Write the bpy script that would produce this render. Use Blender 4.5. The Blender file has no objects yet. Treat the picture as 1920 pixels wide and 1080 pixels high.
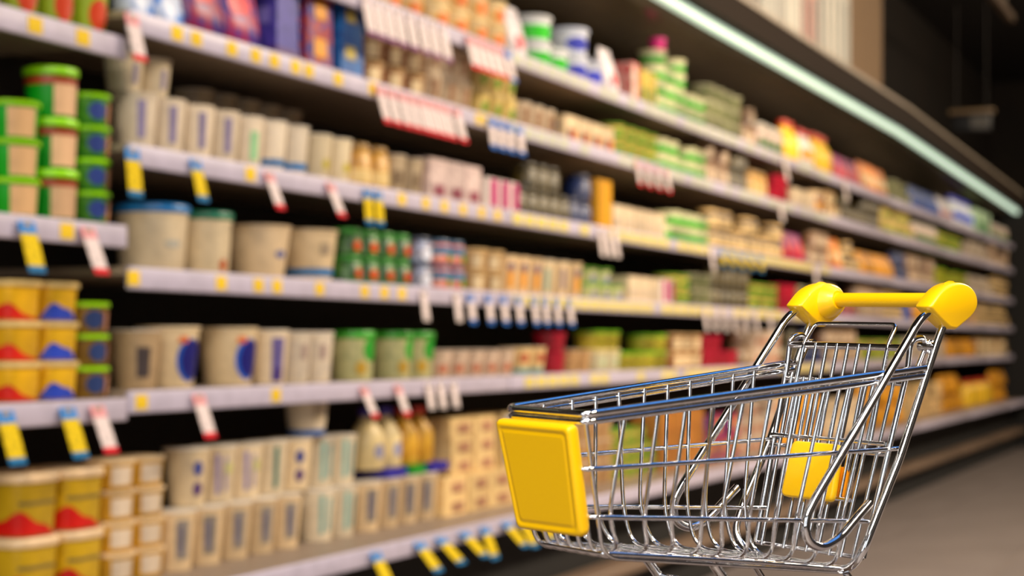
import bpy, bmesh, math, random
from mathutils import Vector, Matrix
R_ = math.radians
random.seed(7)
SC = bpy.context.scene
COL = SC.collection
# ------------------------------------------------------------------ camera, world, lights
FPX = 3200.0; HY = 645.0; CAMZ = 0.85; DIST = 1.93
A = math.atan2(1420.0, FPX)                      # angle between the view axis and the run of shelves (+X)
FWD = Vector((math.cos(A), math.sin(A), 0)); RGT = Vector((math.sin(A), -math.cos(A), 0)); UP = Vector((0, 0, 1))
CAM = Vector((0, -DIST, CAMZ))
cd = bpy.data.cameras.new('camera'); co = bpy.data.objects.new('camera', cd); COL.objects.link(co)
cd.sensor_width = 36; cd.lens = FPX / 1920 * 36; cd.shift_y = (HY - 540) / 1920
cd.clip_start = 0.01; cd.clip_end = 100
co.matrix_world = Matrix((( RGT.x, 0, -FWD.x, CAM.x), (RGT.y, 0, -FWD.y, CAM.y), (0, 1, 0, CAM.z), (0, 0, 0, 1)))
cd.dof.use_dof = True; cd.dof.focus_distance = 0.80; cd.dof.aperture_fstop = 10.5; cd.dof.aperture_blades = 0
SC.camera = co
SC.view_settings.view_transform = 'Standard'; SC.view_settings.look = 'None'
SC.view_settings.gamma = 1; SC.view_settings.use_curve_mapping = False
SC.view_settings.exposure = 0.13
w = bpy.data.worlds.new('world'); SC.world = w; w.use_nodes = True
bgn = w.node_tree.nodes['Background']; bgn.inputs[0].default_value = (0.09, 0.29, 0.76, 1); bgn.inputs[1].default_value = 1.15

def area(name, loc, sx, sy, power, col, rot=(0, 0, 0), spread=180):
    l = bpy.data.lights.new(name, 'AREA'); l.shape = 'RECTANGLE'; l.size = sx; l.size_y = sy
    l.energy = power; l.color = col; l.spread = R_(spread)
    o = bpy.data.objects.new(name, l); o.location = loc; o.rotation_euler = rot; COL.objects.link(o); return o
WARM = (1.0, 0.83, 0.62)
area('aisle_lamp', (5.6, -3.1, 3.30), 3.0, 0.35, 250, WARM, (R_(30), 0, 0))
area('aisle_lamp', (9.4, -3.1, 3.30), 3.0, 0.35, 70, WARM, (R_(30), 0, 0))
area('aisle_lamp', (13.2, -3.0, 3.30), 3.6, 0.35, 75, WARM, (R_(30), 0, 0))
area('added_fill', (0.0, -3.7, 3.30), 1.2, 0.4, 70, WARM, (R_(25), R_(-20), 0))  # added fill that brightens the left bay, no known fixture
area('added_fill', (-0.8, -2.45, 3.30), 1.1, 0.45, 45, (1.0, 0.97, 0.92))  # added to put a highlight on the tilted cart rods
area('added_fill', (-1.9, -2.2, 3.30), 1.2, 1.2, 115, (1.0, 0.90, 0.76), (0, R_(-25), 0))  # added fill for the cart's yellow front panel
# added light panels, no window there: bright streaks for the chrome to reflect
area('added_reflection_light', (-2.96, -1.2, 1.6), 2.4, 1.1, 26, (0.86, 0.94, 1.0), (0, R_(-90), 0))
area('added_reflection_light', (-2.96, -3.6, 1.6), 2.4, 0.8, 20, (0.86, 0.94, 1.0), (0, R_(-90), 0))

# ------------------------------------------------------------------ helpers
def lin(c):
    return tuple(((v / 255) / 12.92 if v / 255 <= 0.04045 else ((v / 255 + 0.055) / 1.055) ** 2.4) for v in c)
MATS = {}
def mat(c, rough=0.45, metal=0.0, c2=None, scale=30, coat=0.0, emit=0.0, bump=0.0, vary=0.0, mixf=(0.45, 0.6), spec=0.5):
    key = (c, rough, metal, c2, scale, coat, emit, bump, vary, mixf, spec)
    if key in MATS: return MATS[key]
    m = bpy.data.materials.new('material'); m.use_nodes = True; nt = m.node_tree; n = nt.nodes; L = nt.links
    b = n['Principled BSDF']; col = lin(c) + (1,)
    b.inputs['Base Color'].default_value = col; b.inputs['Roughness'].default_value = rough
    b.inputs['Metallic'].default_value = metal; b.inputs['Coat Weight'].default_value = coat
    b.inputs['Specular IOR Level'].default_value = spec
    tc = n.new('ShaderNodeTexCoord'); out = None
    nz = n.new('ShaderNodeTexNoise'); nz.inputs['Scale'].default_value = scale; nz.inputs['Detail'].default_value = 3
    L.new(tc.outputs['Object'], nz.inputs['Vector'])
    rp = n.new('ShaderNodeValToRGB'); rp.color_ramp.elements[0].position = mixf[0]; rp.color_ramp.elements[1].position = mixf[1]
    c2l = (lin(c2) + (1,)) if c2 else tuple(v * 0.9 for v in col[:3]) + (1,)
    rp.color_ramp.elements[0].color = col; rp.color_ramp.elements[1].color = c2l
    L.new(nz.outputs['Fac'], rp.inputs['Fac']); out = rp.outputs['Color']
    if vary:
        oi = n.new('ShaderNodeObjectInfo'); hs = n.new('ShaderNodeHueSaturation'); mr = n.new('ShaderNodeMapRange')
        mr.inputs['To Min'].default_value = 1 - vary; mr.inputs['To Max'].default_value = 1 + vary
        L.new(oi.outputs['Random'], mr.inputs['Value']); L.new(mr.outputs['Result'], hs.inputs['Value'])
        L.new(out, hs.inputs['Color']); out = hs.outputs['Color']
    L.new(out, b.inputs['Base Color'])
    if bump:
        bp = n.new('ShaderNodeBump'); bp.inputs['Strength'].default_value = bump; bp.inputs['Distance'].default_value = 0.002
        L.new(nz.outputs['Fac'], bp.inputs['Height']); L.new(bp.outputs['Normal'], b.inputs['Normal'])
    if emit:
        b.inputs['Emission Color'].default_value = col; b.inputs['Emission Strength'].default_value = emit
    MATS[key] = m; return m

def tag(o, label=None, cat=None, group=None, kind=None):
    if label: o['label'] = label
    if cat: o['category'] = cat
    if group: o['group'] = group
    if kind: o['kind'] = kind
    return o
def link(name, me, parent=None, loc=None):
    o = bpy.data.objects.new(name, me); COL.objects.link(o)
    if parent: o.parent = parent
    if loc is not None: o.location = loc
    return o
def empty(name, loc, rz=0):
    o = bpy.data.objects.new(name, None); o.empty_display_size = 0.05; COL.objects.link(o)
    o.location = loc; o.rotation_euler = (0, 0, rz); return o
class MB:
    """vertices, faces and a material per face, linked as one mesh object"""
    def __init__(s): s.v = []; s.f = []; s.m = []; s.mats = []; s.smooth = []
    def mi(s, m):
        if m not in s.mats: s.mats.append(m)
        return s.mats.index(m)
    def add(s, vs, fs, m, sm=False):
        k = len(s.v); s.v += [tuple(p) for p in vs]; i = s.mi(m)
        for f in fs: s.f.append(tuple(k + q for q in f)); s.m.append(i); s.smooth.append(sm)
    def box(s, x0, x1, y0, y1, z0, z1, m, bev=0.0):
        if bev <= 0:
            vs = [(x, y, z) for x in (x0, x1) for y in (y0, y1) for z in (z0, z1)]
            s.add(vs, [(0, 1, 3, 2), (4, 6, 7, 5), (0, 4, 5, 1), (2, 3, 7, 6), (0, 2, 6, 4), (1, 5, 7, 3)], m); return
        bm = bmesh.new(); bmesh.ops.create_cube(bm, size=1)
        for v in bm.verts: v.co = Vector(((x0 + x1) / 2 + v.co.x * (x1 - x0), (y0 + y1) / 2 + v.co.y * (y1 - y0), (z0 + z1) / 2 + v.co.z * (z1 - z0)))
        bmesh.ops.bevel(bm, geom=bm.edges[:], offset=bev, segments=2, profile=0.5, affect='EDGES')
        bm.verts.index_update(); s.add([v.co[:] for v in bm.verts], [[v.index for v in f.verts] for f in bm.faces], m, True); bm.free()
    def prism(s, pts, x0, x1, m):                # pts are (y, z), extruded along x
        n = len(pts); vs = [(x0, y, z) for y, z in pts] + [(x1, y, z) for y, z in pts]
        s.add(vs, [tuple(range(n)), tuple(range(2 * n - 1, n - 1, -1))] + [(i, i + n, (i + 1) % n + n, (i + 1) % n) for i in range(n)], m)
    def tube(s, pts, r, m, seg=10, caps=True, closed=False):
        pts = [Vector(p) for p in pts]; n = len(pts); rings = []
        t0 = (pts[1] - pts[0]).normalized(); nrm = t0.orthogonal().normalized()
        for i in range(n):
            a = pts[(i - 1) % n] if (i or closed) else pts[0]; b = pts[(i + 1) % n] if (i < n - 1 or closed) else pts[-1]
            t = (b - a).normalized(); nrm = (nrm - t * nrm.dot(t)).normalized(); bn = t.cross(nrm)
            rr = r[i] if isinstance(r, (list, tuple)) else r
            rings.append([pts[i] + (nrm * math.cos(2 * math.pi * j / seg) + bn * math.sin(2 * math.pi * j / seg)) * rr for j in range(seg)])
        vs = [p for g in rings for p in g]; fs = []
        for i in range(n if closed else n - 1):
            k = (i + 1) % n
            for j in range(seg):
                q = (j + 1) % seg; fs.append((i * seg + j, i * seg + q, k * seg + q, k * seg + j))
        if caps and not closed: fs += [tuple(range(seg - 1, -1, -1)), tuple((n - 1) * seg + j for j in range(seg))]
        s.add(vs, fs, m, True)
    def mesh(s, name):
        me = bpy.data.meshes.new(name); me.from_pydata(s.v, [], s.f)
        for m in s.mats: me.materials.append(m)
        me.polygons.foreach_set('material_index', s.m); me.polygons.foreach_set('use_smooth', s.smooth)
        bm = bmesh.new(); bm.from_mesh(me); bmesh.ops.recalc_face_normals(bm, faces=bm.faces[:]); bm.to_mesh(me); bm.free()
        if any(s.smooth):
            try: me.set_sharp_from_angle(angle=R_(50))
            except Exception: pass
        return me
    def build(s, name, parent=None, loc=None): return link(name, s.mesh(name), parent, loc)

# shelf-run coordinate of an image column, for a plane y metres behind the shelf fronts
def S(px, y=0.0): return (DIST + y) / math.tan(A - math.atan((px - 960) / FPX))
ORD = ['first', 'second', 'third', 'fourth', 'fifth', 'sixth', 'seventh', 'eighth', 'ninth', 'tenth', 'eleventh', 'twelfth', 'thirteenth',
       'fourteenth', 'fifteenth', 'sixteenth', 'seventeenth', 'eighteenth', 'nineteenth', 'twentieth']
def ordn(i):
    if i < 20: return ORD[i]
    t = {2: 'twenty', 3: 'thirty', 4: 'forty', 5: 'fifty', 6: 'sixty', 7: 'seventy'}[(i + 1) // 10]; u = (i + 1) % 10
    return (t + '-' + ORD[u - 1]) if u else t[:-1] + 'ieth'

# ------------------------------------------------------------------ setting
def struct(name, mb): return tag(mb.build(name), kind='structure')
m_floor = mat((130, 119, 115), 0.42, c2=(114, 104, 100), scale=2.2, mixf=(0.3, 0.75))
m_grout = mat((150, 134, 122), 0.5)
m_dark = mat((32, 21, 10), 0.85, c2=(26, 17, 8), scale=3)
fl = MB(); fl.box(-3, 19, -4.6, 1.0, -0.12, -0.006, m_grout); floor = struct('floor', fl)
tm = MB(); tm.box(0, 1.192, 0, 0.592, -0.006, 0.0, m_floor); tile_me = tm.mesh('floor_tile')
for ix in range(18):
    for iy in range(9):
        link('floor_tile', tile_me, floor, (-3 + ix * 1.2, -4.5 + iy * 0.6 - 0.1, 0))
b = MB(); b.box(-3, 19, 0.75, 0.85, 0, 3.7, m_dark); struct('wall_back', b)
b = MB(); b.box(18.5, 18.6, -4.6, 0.8, 0, 3.7, m_dark); struct('wall_right', b)
b = MB(); b.box(-3.1, -3.0, -4.6, 0.8, 0, 3.7, mat((70, 62, 54), 0.8)); struct('wall_left', b)
m_pale = mat((44, 37, 30), 0.7)
b = MB(); b.box(-3, 19, -4.7, -4.6, 0, 3.7, m_pale); struct('wall_front', b)
m_ceil = mat((42, 34, 28), 0.9)
b = MB()                                          # ceiling; its skylight opening is made up, to reflect blue in the chrome
OX0, OX1, OY0, OY1 = 1.0, 4.9, -4.4, -1.7
b.box(-3.1, OX0, -4.7, 0.85, 3.6, 3.7, m_ceil); b.box(OX1, 19, -4.7, 0.85, 3.6, 3.7, m_ceil)
b.box(OX0, OX1, -4.7, OY0, 3.6, 3.7, m_ceil); b.box(OX0, OX1, OY1, 0.85, 3.6, 3.7, m_ceil)
struct('ceiling', b)

# ------------------------------------------------------------------ refrigerated wall case, one unit per bay
BAYS = [0.6, 2.585, 4.31, 6.06, 7.81, 9.56, 11.31, 13.06, 14.45]
Z = {'M0': 1.645, 'M1': 1.447, 'M2': 1.20, 'M3': 0.972, 'M4': 0.742, 'M5': 0.40, 'L1': 1.392, 'L2': 1.047, 'L3': 0.730, 'TOP': 2.225}
LIP = 0.021
m_rail = mat((196, 186, 204), 0.4); m_shelf = mat((150, 132, 112), 0.5); m_back = mat((40, 33, 27), 0.7)
m_case = mat((46, 36, 28), 0.5); m_deck = mat((150, 132, 116), 0.45); m_bump = mat((120, 98, 80), 0.5)
m_lamp = mat((214, 238, 214), 0.3, emit=0.8); m_fascia = mat((38, 27, 18), 0.75, spec=0.15); m_under = mat((150, 134, 108), 0.22, 0.75, c2=(140, 124, 100), scale=4); m_edge = mat((176, 160, 140), 0.4, c2=(160, 146, 128))
m_void = mat((14, 11, 9), 0.8)
DROP = [.03, .03, .04, .05, .05, .05, .085, .12, .15]
for i in range(8):
    x0, x1 = BAYS[i], BAYS[i + 1]; d0, d1 = DROP[i], DROP[i + 1]
    c = empty('refrigerated_case', (x0, 0, 0)); W = x1 - x0
    where = 'cut by the left edge of the view' if i == 0 else ORD[i] + ' bay from the left'
    if i == 7: where = 'last bay before the dark end panel'
    tag(c, 'open refrigerated wall case bay, white price rails, ' + where, 'display case', 'bays of the refrigerated wall case')
    def part(name, fn, par=c):
        q = MB(); fn(q); return q.build(name, par)
    part('back_panel', lambda q: q.box(0, W, 0.47, 0.5, 0.3, 2.2, m_back))
    part('base', lambda q: q.box(0, W, -0.02, 0.5, 0.02, 0.36, m_void))
    part('bumper_rail', lambda q: q.box(0.002, W - 0.002, -0.12, -0.02, 0.13, 0.17, m_bump, 0.01))
    part('kick_plate', lambda q: q.box(0, W, -0.06, -0.0201, 0.0, 0.13, m_void))
    dk = part('deck', lambda q: q.prism([(-0.02, 0.361), (0.469, 0.361), (0.469, 0.40), (-0.14, 0.40), (-0.15, 0.395), (-0.15, 0.375)], 0, W, m_deck))
    part('price_rail', lambda q: q.box(0.002, W - 0.002, -0.162, -0.1505, 0.372, 0.412, m_rail, 0.003), dk)
    for key in (('L1', 'L2', 'L3') if i == 0 else ('M0', 'M1', 'M2', 'M3', 'M4')):
        z = Z[key]; d = 0.42
        sh = part('shelf', lambda q: q.box(0.004, W - 0.004, 0.0, 0.469, z + LIP - 0.014, z + LIP, m_shelf))
        part('price_rail', lambda q: q.box(0.004, W - 0.004, -0.012, -0.0005, z - LIP, z + LIP, m_rail, 0.003), sh)
    def run(q, pts, m):
        n = len(pts); q.add([(0, y, z - d0) for y, z in pts] + [(W, y, z - d1) for y, z in pts],
            [tuple(range(n)), tuple(range(2 * n - 1, n - 1, -1))] + [(k, k + n, (k + 1) % n + n, (k + 1) % n) for k in range(n)], m)
    part('canopy', lambda q: run(q, [(-.10, 2.10), (.5, 2.10), (.5, 2.205), (-.10, 2.205)], m_fascia))
    part('canopy_underside', lambda q: run(q, [(-.005, 2.099), (.469, 2.099), (.469, 2.0), (.03, 2.055)], m_under))
    part('canopy_edge', lambda q: run(q, [(-.104, 2.2055), (-.06, 2.2055), (-.06, 2.226), (-.1, 2.226), (-.104, 2.222)], m_edge))
    part('light_strip', lambda q: run(q, [(-.055, 2.070), (-.05, 2.064), (-.025, 2.064), (-.02, 2.070), (-.02, 2.0985), (-.055, 2.0985)], m_lamp))
e = MB(); e.box(14.452, 14.55, -0.55, 0.5, 0.0, 2.06, m_void); e.box(14.452, 14.552, -0.56, -0.54, 0, 2.06, m_case)
tag(e.build('end_panel'), 'tall black end panel closing the far end of the case', 'panel')

# ------------------------------------------------------------------ products
def prof(kind):
    return {'cup': [(0, .74, .74), (.03, .77, .77), (.93, .96, .96), (.935, 1, 1), (.97, 1, 1)],
            'tub': [(0, .84, .84), (.04, .88, .88), (.84, .96, .96)],
            'pail': [(0, .84, .84), (.02, .87, .87), (.80, .97, .97), (.805, 1, 1), (.86, 1, 1)],
            'jar': [(0, .9, .9), (.03, 1, 1), (.74, 1, 1), (.82, .86, .86)],
            'bottle': [(0, .92, .92), (.03, 1, 1), (.55, 1, 1), (.72, .62, .62), (.80, .4, .4), (.86, .4, .4)],
            'box': [(0, 1, 1), (1, 1, 1)],
            'pouch': [(0, .9, .8), (.05, .98, 1), (.3, 1, .95), (.65, .98, .6), (.9, .96, .16), (1, .96, .06)]}[kind]
SHAPE = {'cup': (2, .965, 1.0, 1.02), 'tub': (2, .84, 1.0, 1.04), 'pail': (2, .86, 1.0, 1.05), 'jar': (2, .82, 1.0, .9), 'bottle': (2, .86, 1.0, .48),
         'box': (14, None, None, None), 'pouch': (3, None, None, None)}
def se(t, n):
    s_, c_ = math.sin(t), math.cos(t); e_ = 2.0 / n
    return math.copysign(abs(s_) ** e_, s_), -math.copysign(abs(c_) ** e_, c_)     # t=0 faces -Y, t<0 turns to -X (the viewer's side)
def scale_at(pr, z):
    for (a, sx, sy), (b_, tx, ty) in zip(pr, pr[1:]):
        if z <= b_:
            k = (z - a) / max(1e-9, b_ - a); return sx + (tx - sx) * k, sy + (ty - sy) * k
    return pr[-1][1], pr[-1][2]
def make_type(T, seg):
    """[(part name, add(mb))] of one kind of package"""
    kind, wd, dp, h = T['shape'], T['w'], T.get('d', T['w']), T['h']; n = T.get('n', SHAPE[kind][0]); pr = prof(kind)
    vary = 0.14 if seg == 24 else 0.34
    mb_ = mat(T['c'], 0.4, c2=T.get('c2'), scale=T.get('ns', 45), vary=vary); ml = mat(T.get('lid', (225, 215, 200)), 0.35, vary=vary)
    angs = [2 * math.pi * j / seg for j in range(seg)]
    if kind == 'box': angs = [math.pi / 4 + math.pi / 2 * q + s_ * 0.10 for q in range(4) for s_ in (-1, 1)]
    sg = len(angs)
    def body(mb):
        vs = []
        for z, sx, sy in pr:
            for t in angs:
                x, y = se(t, n); vs.append((x * wd / 2 * sx, y * dp / 2 * sy, z * h))
        k = len(pr); fs = [(i * sg + j, i * sg + (j + 1) % sg, (i + 1) * sg + (j + 1) % sg, (i + 1) * sg + j) for i in range(k - 1) for j in range(sg)]
        fs += [tuple(range(sg - 1, -1, -1)), tuple((k - 1) * sg + j for j in range(sg))]
        mb.add(vs, fs, mb_, kind != 'box')
    out = [('body', body)]
    l0 = SHAPE[kind][1]
    if l0:
        ls = SHAPE[kind][3]
        def lid(mb):
            z0 = l0 * h + 0.0004; z1 = h - 0.0006; vs = []
            rr = [(ls * .98, z0), (ls, z0 + .15 * (z1 - z0)), (ls, z1 - .2 * (z1 - z0)), (ls * .95, z1)]
            if kind in ('tub', 'pail'): rr += [(ls * .86, z1), (ls * .84, z1 - .25 * (z1 - z0))]
            for s_, z in rr:
                for t in angs:
                    x, y = se(t, n); vs.append((x * wd / 2 * s_, y * dp / 2 * s_, z))
            k = len(rr); fs = [(i * sg + j, i * sg + (j + 1) % sg, (i + 1) * sg + (j + 1) % sg, (i + 1) * sg + j) for i in range(k - 1) for j in range(sg)]
            fs += [tuple(range(sg - 1, -1, -1)), tuple((k - 1) * sg + j for j in range(sg))]
            mb.add(vs, fs, ml, True)
        out.append(('cap' if kind == 'bottle' else 'lid', lid))
    for q, mk in enumerate(T.get('marks', [])):
        def mark(mb, mk=mk, q=q):
            m = mat(mk[-1], 0.4, vary=vary, c2=T.get('mc2')); off = 0.0013 + 0.0005 * q
            def P(t, z):
                x, y = se(t, n); sx, sy = scale_at(pr, z)
                if kind == 'box':            # flat faces: t in radians, -pi/2 is the side turned to the viewer
                    if t > -0.785: x, y = max(-1, min(1, math.tan(max(-.78, min(.78, t))))), -1
                    else: x, y = -1, -max(-1, min(1, math.tan(t + math.pi / 2)))
                return (x * (wd / 2 * sx + off), y * (dp / 2 * sy + off), z * h)
            if mk[0] == 'band':
                ts = [2 * math.pi * j / 24 for j in range(24)] if kind != 'box' else [-math.pi / 2 - .77, -.7851, -.784, .77]
                c_ = len(ts); cl = kind != 'box'
                zs = [mk[1], (mk[1] + mk[2]) / 2, mk[2]]
                vs = [P(t, z) for z in zs for t in ts]
                fs = [(i * c_ + j, i * c_ + (j + 1) % c_, (i + 1) * c_ + (j + 1) % c_, (i + 1) * c_ + j) for i in range(2) for j in range(c_ if cl else c_ - 1)]
                mb.add(vs, fs, m, kind != 'box')
            elif mk[0] == 'rect':
                ts = [mk[1] + (mk[2] - mk[1]) * j / 12 for j in range(13)]; zs = [mk[3], (mk[3] + mk[4]) / 2, mk[4]]
                vs = [P(t, z) for z in zs for t in ts]
                mb.add(vs, [(i * 13 + j, i * 13 + j + 1, i * 13 + j + 14, i * 13 + j + 13) for i in range(2) for j in range(12)], m, kind != 'box')
            elif mk[0] == 'oval':
                tc, zc, rt, rz = mk[1:5]; vs = [P(tc, zc)]
                for k in (.5, 1): vs += [P(tc + rt * k * math.cos(u * math.pi / 7), zc + rz * k * math.sin(u * math.pi / 7)) for u in range(14)]
                fs = [(0, 1 + u, 1 + (u + 1) % 14) for u in range(14)] + [(1 + u, 15 + u, 15 + (u + 1) % 14, 1 + (u + 1) % 14) for u in range(14)]
                mb.add(vs, fs, m, kind != 'box')
            elif mk[0] == 'wave':            # a coloured swoosh rising from the foot
                t0, t1, z0, z1 = mk[1:5]; ts = [t0 + (t1 - t0) * j / 24 for j in range(25)]
                top = [z0 + (z1 - z0) * (0.12 + 0.88 * max(0, math.sin(math.pi * min(1, j / 24 * 1.2)))) for j in range(25)]
                vs = [P(t, z0) for t in ts] + [P(t, max(z0 + .01, z)) for t, z in zip(ts, top)]
                mb.add(vs, [(j, j + 1, j + 26, j + 25) for j in range(24)], m, kind != 'box')
        out.append(('print_patch', mark))
    return out
WHT = (226, 208, 182); CRM = (232, 210, 170)
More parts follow.
